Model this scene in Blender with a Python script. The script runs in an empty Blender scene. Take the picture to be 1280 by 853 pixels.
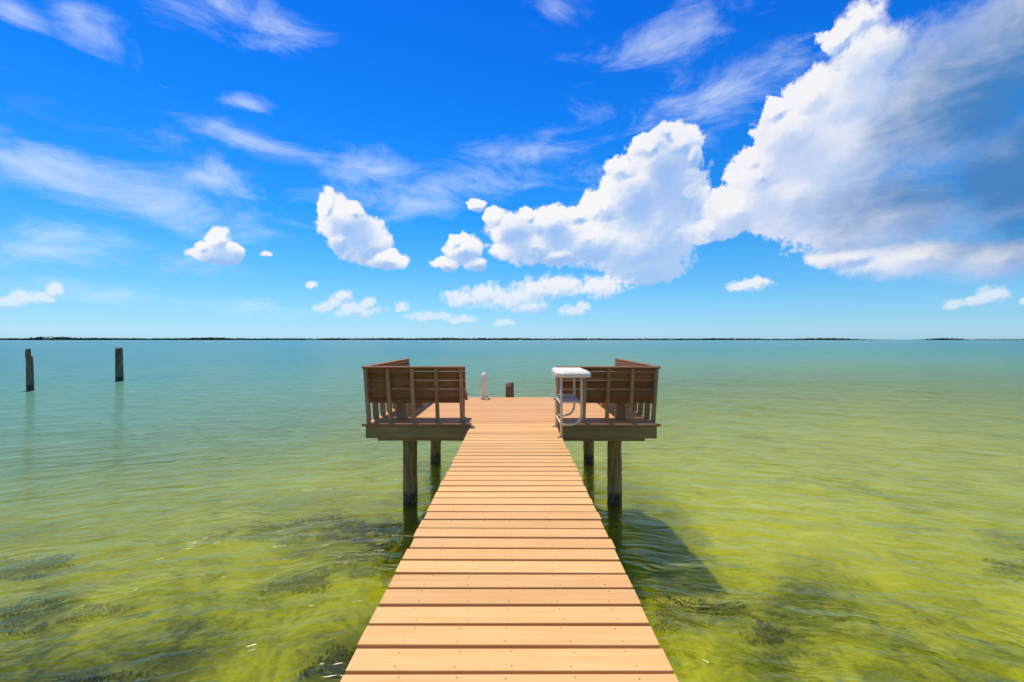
import bpy, bmesh, math, random
import numpy as np
from mathutils import Vector, Matrix, Quaternion

random.seed(7)
rng = np.random.default_rng(11)
scene = bpy.context.scene
COL = scene.collection
R = math.radians

# ---------------------------------------------------------------- camera
DECK = 1.31                       # deck top above the water (water is z = 0)
EYE = 1.28                        # eye height above the deck
CAMZ = DECK + EYE
cam_d = bpy.data.cameras.new('camera')
cam_d.lens = 16.0
cam_d.sensor_width = 36.0
cam_d.clip_start = 0.05
cam_d.clip_end = 60000.0
cam = bpy.data.objects.new('camera', cam_d)
COL.objects.link(cam)
cam.location = (0, 0, CAMZ)
cam.rotation_euler = (R(89.8), 0, R(0.4))
scene.camera = cam

# ---------------------------------------------------------------- render / view
scene.view_settings.view_transform = 'Standard'
scene.view_settings.look = 'None'
scene.view_settings.exposure = 0.0
scene.view_settings.gamma = 1.0
scene.view_settings.use_curve_mapping = False
cy = scene.cycles
cy.use_denoising = True
cy.use_adaptive_sampling = True
cy.adaptive_threshold = 0.012
cy.adaptive_min_samples = 14
cy.max_bounces = 8
cy.transparent_max_bounces = 8
cy.diffuse_bounces = 3
cy.glossy_bounces = 3
cy.transmission_bounces = 4
cy.caustics_reflective = False
cy.caustics_refractive = True
cy.sample_clamp_indirect = 4.0
cy.sample_clamp_direct = 1.3

# ---------------------------------------------------------------- sun
SUN_EL, SUN_AZ = R(69), R(-32)    # azimuth measured from +Y (out to sea), negative = to the left
S = Vector((math.sin(SUN_AZ) * math.cos(SUN_EL), math.cos(SUN_AZ) * math.cos(SUN_EL), math.sin(SUN_EL)))
sun_d = bpy.data.lights.new('sun', 'SUN')
sun_d.energy = 4.2
sun_d.angle = R(0.8)
sun_d.color = (1.0, 0.93, 0.80)
sun = bpy.data.objects.new('sun', sun_d)
COL.objects.link(sun)
sun.rotation_euler = S.to_track_quat('Z', 'Y').to_euler()
sun.location = S * 50

# ---------------------------------------------------------------- node helpers
class NT:
    def __init__(self, tree):
        self.t = tree
    def n(self, typ, **kw):
        nd = self.t.nodes.new(typ)
        for k, v in kw.items():
            setattr(nd, k, v)
        return nd
    def put(self, sock, v):
        if v is None:
            return
        if isinstance(v, bpy.types.NodeSocket):
            self.t.links.new(v, sock)
        else:
            sock.default_value = v
    def m(self, op, a, b=None, c=None, clamp=False):
        nd = self.n('ShaderNodeMath', operation=op, use_clamp=clamp)
        for i, v in enumerate((a, b, c)):
            self.put(nd.inputs[i], v)
        return nd.outputs[0]
    def v(self, op, a, b=None, out=0):
        nd = self.n('ShaderNodeVectorMath', operation=op)
        self.put(nd.inputs[0], a)
        if b is not None:
            self.put(nd.inputs[3 if op == 'SCALE' else 1], b)
        if op in ('LENGTH', 'DOT_PRODUCT', 'DISTANCE'):
            return nd.outputs['Value']
        return nd.outputs[0]
    def mp(self, p, loc, rot, scl):
        nd = self.n('ShaderNodeMapping', vector_type='TEXTURE')
        self.put(nd.inputs['Vector'], p)
        nd.inputs['Location'].default_value = loc
        nd.inputs['Rotation'].default_value = (0, 0, rot)
        nd.inputs['Scale'].default_value = scl
        return nd.outputs[0]
    def rng(self, x, a, b, lo=0.0, hi=1.0, smooth=True):
        nd = self.n('ShaderNodeMapRange', interpolation_type='SMOOTHSTEP' if smooth else 'LINEAR', clamp=True)
        self.put(nd.inputs[0], x); self.put(nd.inputs[1], a); self.put(nd.inputs[2], b)
        self.put(nd.inputs[3], lo); self.put(nd.inputs[4], hi)
        return nd.outputs[0]
    def noise(self, p, scale, detail=4, rough=0.55, dim='3D', dist=0.0, color=False):
        nd = self.n('ShaderNodeTexNoise', noise_dimensions=dim)
        self.put(nd.inputs['Vector'], p)
        nd.inputs['Scale'].default_value = scale
        nd.inputs['Detail'].default_value = detail
        nd.inputs['Roughness'].default_value = rough
        nd.inputs['Distortion'].default_value = dist
        return nd.outputs['Color' if color else 'Fac']
    def vor(self, p, scale, detail=0, rough=0.5, dim='2D', feature='F1', smooth=None):
        nd = self.n('ShaderNodeTexVoronoi', voronoi_dimensions=dim, feature=feature, normalize=True)
        self.put(nd.inputs['Vector'], p)
        nd.inputs['Scale'].default_value = scale
        nd.inputs['Detail'].default_value = detail
        nd.inputs['Roughness'].default_value = rough
        if smooth is not None:
            nd.inputs['Smoothness'].default_value = smooth
        return nd.outputs['Distance']
    def mix(self, f, a, b, blend='MIX'):
        nd = self.n('ShaderNodeMix', data_type='RGBA', blend_type=blend)
        self.put(nd.inputs[0], f)
        for s, v in ((nd.inputs[6], a), (nd.inputs[7], b)):
            if isinstance(v, tuple) and len(v) == 3:
                v = (*v, 1.0)
            self.put(s, v)
        return nd.outputs[2]
    def ramp(self, f, stops, interp='LINEAR'):
        nd = self.n('ShaderNodeValToRGB')
        cr = nd.color_ramp
        cr.interpolation = interp
        while len(cr.elements) < len(stops):
            cr.elements.new(0.5)
        for e, (p, c) in zip(cr.elements, stops):
            e.position = p
            e.color = (*c, 1.0) if len(c) == 3 else c
        self.put(nd.inputs[0], f)
        return nd.outputs[0]
    def xyz(self, p):
        nd = self.n('ShaderNodeSeparateXYZ'); self.put(nd.inputs[0], p)
        return nd.outputs[0], nd.outputs[1], nd.outputs[2]
    def comb(self, x=0.0, y=0.0, z=0.0):
        nd = self.n('ShaderNodeCombineXYZ')
        for i, v in enumerate((x, y, z)):
            self.put(nd.inputs[i], v)
        return nd.outputs[0]

# ---------------------------------------------------------------- world: Nishita sky with cumulus and cirrus
# cloud positions are given as (azimuth, elevation); A() turns a bearing pair noted on a
# 1280-wide plan of the sky into those angles
F = 569.0
def A(x, y):
    az = math.atan((x - 644) / F)
    return az, math.atan((424.5 - y) / F * math.cos(az))
def AR(x, y, rx, ry):
    az = math.atan((x - 644) / F)
    v = (424.5 - y) / F * math.cos(az)
    return rx * math.cos(az) ** 2 / F, ry * math.cos(az) / F / (1 + v * v)

world = bpy.data.worlds.new('World')
scene.world = world
world.use_nodes = True
world.cycles.sampling_method = 'MANUAL'
world.cycles.sample_map_resolution = 256
wt = world.node_tree
wt.nodes.clear()
W = NT(wt)
out = W.n('ShaderNodeOutputWorld')
sky = W.n('ShaderNodeTexSky', sky_type='NISHITA', sun_disc=False, sun_elevation=SUN_EL, sun_rotation=SUN_AZ,
          altitude=0, air_density=1.0, dust_density=0.3, ozone_density=2.0)
tc = W.n('ShaderNodeTexCoord')
dx, dy, dz = W.xyz(tc.outputs['Generated'])
az = W.m('ARCTAN2', dx, dy)
el = W.m('ARCSINE', dz)
P = W.comb(az, el, 0.0)

# clear-sky colour: deepen the blue with height
eln = W.m('DIVIDE', el, R(45), clamp=True)
tint = W.ramp(eln, [(0.011, (0.64, 1.10, 1.85)), (0.045, (0.56, 1.00, 1.52)), (0.11, (0.46, 0.98, 1.42)), (0.22, (0.27, 0.97, 1.47)),
                    (0.33, (0.11, 0.88, 1.60)), (0.55, (0.04, 0.76, 1.80)), (0.80, (0.025, 0.62, 1.78)), (1.0, (0.025, 0.58, 1.65))])
base = W.mix(1.0, sky.outputs[0], tint, 'MULTIPLY')

def group_field(name, blobs, k):
    """smooth union of ellipses -> 1 - normalised distance (positive inside)"""
    g = bpy.data.node_groups.new(name, 'ShaderNodeTree')
    g.interface.new_socket('Vector', in_out='INPUT', socket_type='NodeSocketVector')
    g.interface.new_socket('Field', in_out='OUTPUT', socket_type='NodeSocketFloat')
    G = NT(g)
    gi = G.n('NodeGroupInput'); go = G.n('NodeGroupOutput')
    cur = None
    for (x, y, rx, ry, *rest) in blobs:
        rot = R(rest[0]) if rest else 0.0
        a, e = A(x, y); ra, re = AR(x, y, rx, ry)
        q = G.v('SUBTRACT', gi.outputs[0], (a, e, 0))
        if rot:
            qx = G.v('DOT_PRODUCT', q, (math.cos(rot) / ra, math.sin(rot) / ra, 0))
            qy = G.v('DOT_PRODUCT', q, (-math.sin(rot) / re, math.cos(rot) / re, 0))
            d = G.m('SQRT', G.m('MULTIPLY_ADD', qx, qx, G.m('MULTIPLY', qy, qy)))
        else:
            q = G.v('MULTIPLY', q, (1 / ra, 1 / re, 0))
            d = G.v('LENGTH', q)
        cur = d if cur is None else G.m('SMOOTH_MIN', cur, d, k)
    f = G.m('SUBTRACT', 1.0, cur)
    g.links.new(f, go.inputs[0])
    return g

GIANT = [(1072, 30, 36, 32), (1092, 70, 60, 50), (1020, 118, 44, 36), (1060, 130, 70, 50), (984, 168, 46, 42), (948, 220, 40, 36), (938, 205, 20, 18),
         (1040, 200, 110, 80), (990, 250, 80, 50), (922, 262, 46, 32), (1110, 270, 150, 64), (1180, 130, 150, 120),
         (1270, 60, 110, 100), (1290, 220, 190, 130), (1150, 321, 130, 32), (1250, 322, 130, 38), (1060, 322, 60, 14), (884, 288, 32, 16),
         (1400, 100, 200, 200), (868, 240, 18, 11), (1045, 50, 24, 20), (968, 140, 20, 16)]
CUM = [(848, 180, 28, 22), (812, 184, 26, 17), (830, 168, 16, 12), (864, 196, 14, 18), (828, 205, 48, 32), (776, 212, 22, 16), (795, 240, 50, 36), (822, 280, 58, 60), (850, 240, 32, 50),
       (752, 258, 30, 20), (690, 280, 36, 22), (640, 286, 34, 22), (620, 274, 16, 15), (660, 270, 14, 12), (720, 268, 18, 12), (668, 308, 58, 22), (732, 300, 60, 34),
       (790, 316, 56, 30), (806, 336, 46, 20), (597, 256, 11, 9), (700, 318, 40, 14),
       (408, 258, 14, 22), (428, 276, 32, 30), (452, 300, 36, 28), (482, 324, 28, 14), (424, 300, 18, 18), (440, 262, 16, 14),
       (580, 312, 23, 19), (556, 330, 18, 9), (596, 330, 16, 11), (570, 302, 12, 9),
       (270, 301, 20, 17), (266, 317, 33, 12), (292, 314, 15, 13), (250, 308, 12, 10)]
LOW = [(578, 374, 24, 12), (608, 368, 24, 13), (640, 374, 40, 15), (668, 362, 26, 14), (700, 358, 34, 14), (750, 358, 36, 13), (660, 384, 26, 8),
       (430, 370, 12, 9), (406, 384, 14, 7), (445, 388, 30, 10), (458, 380, 12, 8), (418, 380, 10, 7), (502, 384, 10, 7), (540, 396, 32, 6), (577, 400, 20, 6), (388, 357, 8, 5),
       (718, 390, 17, 8), (730, 384, 10, 6), (630, 404, 14, 5), (935, 357, 27, 8), (948, 353, 12, 6), (1236, 370, 20, 11), (1220, 378, 20, 7), (1190, 381, 16, 6), (1277, 378, 10, 5),
       (30, 374, 30, 9), (62, 362, 13, 10), (5, 378, 20, 7), (48, 372, 20, 8), (330, 318, 7, 4)]
SHADE = [(838, 236, 30, 55), (800, 262, 26, 30), (822, 330, 72, 30), (648, 297, 15, 17), (700, 301, 20, 16), (745, 318, 30, 10), (446, 296, 22, 20), (424, 308, 14, 10), (582, 324, 16, 8), (275, 318, 26, 7)]
GSHADE = [(1000, 200, 50, 40), (1030, 262, 60, 34), (905, 286, 40, 14), (960, 262, 26, 22), (1095, 215, 60, 40), (1060, 312, 60, 10), (1085, 110, 40, 34), (1180, 285, 90, 16)]
DARK = [(1250, 120, 110, 80, 35), (1225, 228, 130, 44, 6), (1290, 285, 90, 26), (1330, 180, 150, 110)]
CIR = [(50, 205, 200, 52, -22), (190, 255, 150, 56, -18), (260, 222, 110, 40, -8), (455, 212, 76, 30, -3), (565, 236, 130, 34, 2), (320, 176, 76, 20, -8), (300, 128, 26, 9),
       (95, 20, 50, 28, -30), (275, 4, 100, 36, -10), (820, 56, 100, 30, 6), (880, 122, 140, 36, 3), (692, 14, 30, 26),
       (250, 378, 180, 14, -3), (120, 302, 160, 30, 2), (660, 185, 70, 22, 12), (480, 250, 150, 22), (1240, 40, 140, 40, 30), (15, 10, 40, 18)]

# shared distortion; finer towards the horizon where the clouds are farther off
amp = W.rng(el, 0.0, 0.5, 0.010, 0.050, smooth=False)
wn = W.noise(P, 20.0, 4, 0.6, '2D', color=True)
wv = W.v('SUBTRACT', wn, (0.5, 0.5, 0.5))
warp = W.v('SCALE', wv, amp)
PW = W.v('ADD', P, warp)
LX, LY = -0.50, 0.86                     # towards the sun, on the sky
O1 = 0.009
PW1 = W.v('ADD', PW, (LX * O1, LY * O1, 0))
PW2 = W.v('ADD', PW, (LX * 0.040, LY * 0.040, 0))

def billow(p, sc, det):
    return W.m('SUBTRACT', 0.40, W.vor(p, sc, det, 0.55, '2D', 'F1'))      # bulges positive, creases negative
BH0, BH1 = billow(PW, 17.0, 4), billow(PW1, 17.0, 4)
BL0, BL1 = billow(PW, 42.0, 2.5), billow(PW1, 42.0, 2.5)
soft = W.noise(PW, 7.0, 4, 0.55, '2D')
cmap = W.n('ShaderNodeMapping'); W.put(cmap.inputs[0], P)
cmap.inputs['Rotation'].default_value = (0, 0, R(16)); cmap.inputs['Scale'].default_value = (1.0, 2.7, 1.0)
FINE = W.m('SUBTRACT', W.noise(P, 75.0, 4, 0.6, '2D'), 0.5)
CN = W.noise(cmap.outputs[0], 5.5, 8, 0.64, '2D', 0.35)

CB = 9.4
LIT = (CB, CB, CB * 1.01)
def shader_for(x0, x1, y0, y1, idx):
    """sky colour for one patch of the sky, holding only the clouds that reach into it"""
    def near(bl, grow):
        return [b for b in bl if b[0] + b[2] * grow + 25 > x0 and b[0] - b[2] * grow - 25 < x1
                and b[1] + max(b[3], b[2] * (0.6 if len(b) > 4 else 0)) * grow + 25 > y0 and b[1] - max(b[3], b[2] * (0.6 if len(b) > 4 else 0)) * grow - 25 < y1]
    def field(name, blobs, k, p):
        key = name + str(idx)
        g = bpy.data.node_groups.get(key) or group_field(key, blobs, k)
        nd = W.n('ShaderNodeGroup'); nd.node_tree = g
        W.put(nd.inputs[0], p)
        return nd.outputs[0]
    col = base
    c = near(CIR, 1.7)
    if c:
        f = field('cirrus_', c, 0.25, P)
        f = W.rng(W.m('MULTIPLY_ADD', W.m('SUBTRACT', CN, 0.5), 4.4, f), -0.35, 2.1)
        col = W.mix(W.m('MULTIPLY', f, 0.62), col, (7.6, 8.6, 9.9))
    def puffs(col, name, blobs, k, amp_b, b0, b1, edge, shd, lit, kg, kt, bias, opac, fr_=0.35, shade=()):
        f0 = field(name, blobs, k, PW)
        d0 = W.m('MULTIPLY_ADD', b0, amp_b, f0)
        mask = W.rng(W.m('MULTIPLY_ADD', FINE, fr_, d0), edge[0], edge[1])
        d1 = W.m('MULTIPLY_ADD', b1, amp_b, field(name, blobs, k, PW1))
        f2 = W.m('MAXIMUM', field(name, blobs, k, PW2), 0.0)
        g = W.m('MULTIPLY', W.m('SUBTRACT', d0, d1), kg)
        T = W.m('SUBTRACT', W.m('ADD', g, bias), W.m('MULTIPLY', f2, kt))
        T = W.m('MULTIPLY_ADD', W.m('SUBTRACT', soft, 0.5), 0.6, T)
        hs_ = near(shade, 1.8)
        if hs_:
            sh_ = W.rng(field(name + 'shade_', hs_, 0.2, PW), -0.9, 0.9)
            T = W.m('MULTIPLY', T, W.m('MULTIPLY_ADD', sh_, -0.85, 1.0))
            mask = W.m('MULTIPLY', mask, W.m('MULTIPLY_ADD', sh_, -0.22, 1.0))
        T = W.rng(T, -0.40, 1.12, 0.0, 1.0)
        return W.mix(W.m('MULTIPLY', mask, opac), col, W.mix(T, shd, lit)), mask
    b = near(GIANT, 1.3)
    if b:
        e1 = W.rng(az, A(960, 200)[0], A(1200, 200)[0], 0.10, 0.75)
        f0 = field('anvil_', b, 0.20, PW)
        ab = W.rng(az, A(960, 200)[0], A(1160, 200)[0], 0.60, 0.10)
        d0 = W.m('MULTIPLY_ADD', BH0, ab, f0)
        mask = W.rng(W.m('MULTIPLY_ADD', FINE, 0.3, d0), -0.04, e1)
        d1 = W.m('MULTIPLY_ADD', BH1, ab, field('anvil_', b, 0.20, PW1))
        f2 = W.m('MAXIMUM', field('anvil_', b, 0.20, PW2), 0.0)
        T = W.m('SUBTRACT', W.m('MULTIPLY_ADD', W.m('SUBTRACT', d0, d1), 2.7, 0.80), W.m('MULTIPLY', f2, 0.42))
        T = W.m('MULTIPLY_ADD', W.m('SUBTRACT', soft, 0.5), 0.7, T)
        hs_ = near(GSHADE, 1.8)
        if hs_:
            T = W.m('MULTIPLY', T, W.rng(field('anvilshade_', hs_, 0.25, PW), -0.9, 0.9, 1.0, 0.25))
        T = W.rng(T, -0.45, 1.12)
        cg = W.mix(T, (CB * 0.40, CB * 0.57, CB * 0.93), (CB * 0.96, CB * 0.96, CB))
        dk = near(DARK, 2.5)
        if dk:
            fd = W.m('MULTIPLY_ADD', W.m('SUBTRACT', soft, 0.5), 1.3, field('mass_', dk, 0.4, PW))
            fd = W.m('MULTIPLY_ADD', W.m('SUBTRACT', CN, 0.5), 1.5, fd)
            cg = W.mix(W.rng(fd, -1.35, 0.75, 0.0, 0.95), cg, (0.30, 2.0, 5.2))
        col = W.mix(mask, col, cg)
    b = near(CUM, 1.3)
    if b:
        col, _ = puffs(col, 'cumulus_', b, 0.14, 0.80, BH0, BH1, (-0.06, 0.18), (CB * 0.36, CB * 0.56, CB * 0.93), LIT, 2.5, 0.52, 0.84, 0.98, 0.38, SHADE)
    b = near(LOW, 1.3)
    if b:
        op = W.rng(el, 0.0, 0.14, 0.40, 0.96)
        col, _ = puffs(col, 'low_', b, 0.12, 0.95, BL0, BL1, (-0.22, 0.58), (CB * 0.52, CB * 0.70, CB * 0.95), (CB * 0.96, CB * 0.97, CB), 1.5, 0.30, 0.84, op, 1.1)
    nd = W.n('ShaderNodeBackground')
    nd.inputs['Strength'].default_value = 0.10
    W.put(nd.inputs['Color'], col)
    return nd.outputs[0]

def choose(fac, a, b):
    nd = W.n('ShaderNodeMixShader')
    W.put(nd.inputs[0], fac); W.put(nd.inputs[1], a); W.put(nd.inputs[2], b)
    return nd.outputs[0]

# the sky is split into patches only so that each one evaluates few clouds
EL_SPLIT = 345
XS = [-400, 150, 345, 515, 615, 735, 850, 960, 1100, 3000]
def strips(lo, hi, y0, y1):
    if hi - lo == 1:
        return shader_for(XS[lo], XS[hi], y0, y1, '%d_%d' % (lo, y0))
    mid = (lo + hi) // 2
    fac = W.m('GREATER_THAN', az, math.atan((XS[mid] - 644) / F))
    return choose(fac, strips(lo, mid, y0, y1), strips(mid, hi, y0, y1))
hi_part = strips(0, len(XS) - 1, -600, EL_SPLIT)
lo_part = strips(0, len(XS) - 1, EL_SPLIT, 460)
v_el = W.m('DIVIDE', dz, W.m('MAXIMUM', dy, 0.02))
front = choose(W.m('GREATER_THAN', v_el, (424.5 - EL_SPLIT) / F), lo_part, hi_part)

# the same kind of broken cloud goes on round the rest of the sky
gn = W.noise(W.v('MULTIPLY', P, (1.0, 1.7, 1.0)), 3.4, 7, 0.58, '2D')
gen = W.m('MULTIPLY', W.rng(gn, 0.54, 0.68), W.m('MULTIPLY', W.rng(el, 0.02, 0.15), W.rng(W.m('ABSOLUTE', az), 1.15, 1.45)))
rest_bg = W.n('ShaderNodeBackground'); rest_bg.inputs['Strength'].default_value = 0.10
W.put(rest_bg.inputs['Color'], W.mix(gen, base, W.mix(gn, (CB * 0.5, CB * 0.6, CB * 0.8), LIT)))
upper = choose(W.m('LESS_THAN', dy, 0.40), front, rest_bg.outputs[0])
sea_bg = W.n('ShaderNodeBackground'); sea_bg.inputs['Strength'].default_value = 0.10
sea_bg.inputs['Color'].default_value = (2.2, 4.2, 4.6, 1)
final = choose(W.m('LESS_THAN', dz, -0.002), upper, sea_bg.outputs[0])
wt.links.new(final, out.inputs[0])

# ================================================================= materials
def mat(name):
    m = bpy.data.materials.new(name)
    m.use_nodes = True
    t = m.node_tree
    t.nodes.clear()
    N = NT(t)
    o = N.n('ShaderNodeOutputMaterial')
    return m, N, o

def principled(N, o, color, rough=0.6, spec=0.3, bump=None, bstr=0.3, bdist=0.01, metallic=0.0):
    p = N.n('ShaderNodeBsdfPrincipled')
    N.put(p.inputs['Base Color'], (*color, 1.0) if isinstance(color, tuple) and len(color) == 3 else color)
    N.put(p.inputs['Roughness'], rough)
    p.inputs['Specular IOR Level'].default_value = spec
    p.inputs['Metallic'].default_value = metallic
    if bump is not None:
        b = N.n('ShaderNodeBump')
        b.inputs['Strength'].default_value = bstr
        b.inputs['Distance'].default_value = bdist
        N.put(b.inputs['Height'], bump)
        N.t.links.new(b.outputs[0], p.inputs['Normal'])
    N.t.links.new(p.outputs[0], o.inputs[0])
    return p

def wood(name, c_light, c_dark, axis=0, grain=1.0, rough=0.65, vary=0.35, weather=0.0, c_weather=(0.2, 0.19, 0.17), spec=0.25):
    """sawn timber: grain along the given object axis, each piece with a tone of its own"""
    m, N, o = mat(name)
    tcn = N.n('ShaderNodeTexCoord')
    oi = N.n('ShaderNodeObjectInfo')
    sc = [34.0 * grain] * 3
    sc[axis] = 1.3 * grain
    off = N.v('SCALE', (13.1, 7.7, 5.3), N.m('MULTIPLY', oi.outputs['Random'], 9.0))
    p = N.v('ADD', N.v('MULTIPLY', tcn.outputs['Object'], tuple(sc)), off)
    g = N.noise(p, 1.0, 5, 0.6, '3D', 0.8)
    big = N.noise(N.v('ADD', tcn.outputs['Object'], off), 2.2, 3, 0.5)
    f = N.rng(g, 0.30, 0.72, smooth=False)
    col = N.mix(f, c_dark, c_light)
    col = N.mix(N.rng(big, 0.35, 0.7, 0.0, 0.35), col, c_dark)
    if weather:
        wn_ = N.noise(N.v('ADD', N.v('MULTIPLY', tcn.outputs['Object'], tuple(x * 0.25 for x in sc)), off), 1.0, 5, 0.6)
        col = N.mix(N.m('MULTIPLY', N.rng(wn_, 0.40, 0.65), weather), col, c_weather)
    st = N.noise(N.v('ADD', N.v('MULTIPLY', tcn.outputs['Object'], (1.0, 1.6, 1.0)), off), 6.0, 6, 0.7)
    col = N.mix(N.rng(st, 0.56, 0.76, 0.0, 0.38), col, c_dark)
    tone = N.m('MULTIPLY_ADD', oi.outputs['Random'], vary, 1.0 - vary / 2)
    col = N.mix(1.0, col, N.comb(tone, tone, tone), 'MULTIPLY')
    principled(N, o, col, N.rng(g, 0.3, 0.7, rough + 0.1, rough - 0.05), spec, g, 0.25, 0.004)
    return m

M = {}
M['deck'] = wood('composite_decking', (0.87, 0.50, 0.19), (0.75, 0.385, 0.12), 0, 1.0, 0.6, 0.20)
M['deck_far'] = wood('platform_decking', (0.82, 0.43, 0.165), (0.70, 0.35, 0.12), 0, 1.0, 0.6, 0.15)
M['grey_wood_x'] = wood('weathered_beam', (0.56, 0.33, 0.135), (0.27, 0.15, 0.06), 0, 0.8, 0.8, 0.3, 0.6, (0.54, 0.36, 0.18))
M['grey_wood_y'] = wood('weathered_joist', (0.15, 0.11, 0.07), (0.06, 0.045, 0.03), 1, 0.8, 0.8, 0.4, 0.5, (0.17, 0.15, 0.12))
M['trim'] = wood('deck_trim', (0.50, 0.23, 0.10), (0.36, 0.15, 0.06), 0, 1.0, 0.7, 0.2)
M['bench_x'] = wood('bench_board', (0.44, 0.18, 0.060), (0.22, 0.082, 0.030), 0, 0.9, 0.7, 0.45, 0.35, (0.25, 0.16, 0.10))
M['bench_y'] = wood('bench_side_board', (0.44, 0.18, 0.060), (0.22, 0.082, 0.030), 1, 0.9, 0.7, 0.45, 0.35, (0.25, 0.16, 0.10))
M['bench_z'] = wood('bench_post', (0.64, 0.38, 0.18), (0.42, 0.23, 0.10), 2, 0.9, 0.7, 0.35, 0.4, (0.2, 0.15, 0.11))

def piling_mat(name, dry1, dry2, wet, ztide):
    m, N, o = mat(name)
    geo = N.n('ShaderNodeNewGeometry')
    tcn = N.n('ShaderNodeTexCoord')
    x, y, z = N.xyz(geo.outputs['Position'])
    g = N.noise(N.v('MULTIPLY', tcn.outputs['Object'], (30, 30, 2.2)), 1.0, 6, 0.62, dist=0.6)
    blot = N.noise(tcn.outputs['Object'], 5.0, 4, 0.6)
    col = N.mix(N.rng(g, 0.32, 0.7), dry2, dry1)
    col = N.mix(N.rng(blot, 0.52, 0.70, 0.0, 0.55), col, (0.17, 0.16, 0.10))
    zz = N.m('ADD', z, N.m('MULTIPLY', N.m('SUBTRACT', blot, 0.5), 0.22))
    wetf = N.rng(zz, ztide, ztide + 0.10, 1.0, 0.0)
    col = N.mix(wetf, col, wet)
    col = N.mix(N.rng(zz, -0.14, -0.02, 1.0, 0.0), col, (0.20, 0.20, 0.03))
    crust = N.noise(tcn.outputs['Object'], 38.0, 3, 0.6)
    col = N.mix(N.m('MULTIPLY', N.rng(crust, 0.54, 0.66), N.m('MULTIPLY', N.rng(zz, ztide + 0.22, ztide + 0.02), N.rng(zz, -0.02, 0.05, 0.0, 0.7))), col, (0.34, 0.31, 0.24))
    h = N.m('ADD', g, N.m('MULTIPLY', N.m('MULTIPLY', crust, wetf), 1.6))
    principled(N, o, col, N.rng(wetf, 0, 1, 0.85, 0.45), 0.3, h, 0.7, 0.02)
    return m
M['pile'] = piling_mat('creosoted_piling', (0.52, 0.30, 0.10), (0.20, 0.115, 0.045), (0.055, 0.045, 0.022), 0.13)
M['old_pile'] = piling_mat('old_piling', (0.30, 0.21, 0.10), (0.11, 0.08, 0.045), (0.03, 0.027, 0.015), 0.22)

def plain(name, c, rough, spec=0.4, nscale=9.0, var=0.12, metallic=0.0, dirt=(0.5, 0.42, 0.3), dirtf=0.15):
    m, N, o = mat(name)
    tcn = N.n('ShaderNodeTexCoord')
    a = N.noise(tcn.outputs['Object'], nscale, 5, 0.6)
    k = N.rng(a, 0.3, 0.75, 1.0 + var / 2, 1.0 - var / 2)
    col = N.mix(1.0, (*c, 1.0), N.comb(k, k, k), 'MULTIPLY')
    b = N.noise(tcn.outputs['Object'], nscale * 2.7, 5, 0.65)
    col = N.mix(N.rng(b, 0.52, 0.72, 0.0, dirtf), col, dirt)
    principled(N, o, col, N.rng(b, 0.3, 0.7, rough - 0.06, rough + 0.08), spec, b, 0.08, 0.004, metallic)
    return m
M['white'] = plain('white_plastic', (0.88, 0.76, 0.56), 0.42)
M['tube'] = plain('cream_painted_tube', (0.80, 0.63, 0.42), 0.4, dirt=(0.35, 0.25, 0.15), dirtf=0.3)
M['shelf'] = plain('grey_shelf', (0.42, 0.40, 0.37), 0.5)
M['metal'] = plain('dull_metal', (0.55, 0.52, 0.47), 0.38, metallic=0.8)
M['rail'] = plain('white_rail', (0.86, 0.82, 0.74), 0.35)
M['screw'] = plain('screw_head', (0.22, 0.13, 0.07), 0.5, metallic=0.3)
M['dark'] = plain('dark_bracket', (0.05, 0.035, 0.025), 0.6)

# ================================================================= mesh helpers
def link(o, parent=None):
    COL.objects.link(o)
    if parent is not None:
        o.parent = parent
    return o

def tag(o, label=None, cat=None, group=None, kind=None):
    if label: o['label'] = label
    if cat: o['category'] = cat
    if group: o['group'] = group
    if kind: o['kind'] = kind
    return o

def empty(name, loc, label, cat, group=None):
    o = bpy.data.objects.new(name, None)
    o.empty_display_size = 0.2
    o.location = loc
    link(o)
    return tag(o, label, cat, group)

def bevel_box_mesh(name, sx, sy, sz, bev=0.006, seg=1, cup=0.0):
    bm = bmesh.new()
    bmesh.ops.create_cube(bm, size=1.0)
    bmesh.ops.scale(bm, vec=(sx, sy, sz), verts=bm.verts)
    if bev:
        bmesh.ops.bevel(bm, geom=list(bm.edges), offset=min(bev, 0.3 * min(sx, sy, sz)), segments=seg, profile=0.6, affect='EDGES')
    me = bpy.data.meshes.new(name)
    bm.to_mesh(me); bm.free()
    return me

_cache = {}
def box(name, size, loc, material, parent=None, rot=(0, 0, 0), bev=0.005):
    """one piece of timber or plate, centred on loc"""
    key = (tuple(round(x, 4) for x in size), material, bev)
    me = _cache.get(key)
    if me is None:
        me = bevel_box_mesh(name, *size, bev=bev)
        me.materials.append(M[material])
        _cache[key] = me
    o = bpy.data.objects.new(name, me)
    o.location = loc
    o.rotation_euler = rot
    return link(o, parent)

def frame_on(path):
    """tangents for a polyline"""
    n = len(path)
    return [((path[min(i + 1, n - 1)] - path[max(i - 1, 0)]).normalized()) for i in range(n)]

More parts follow.
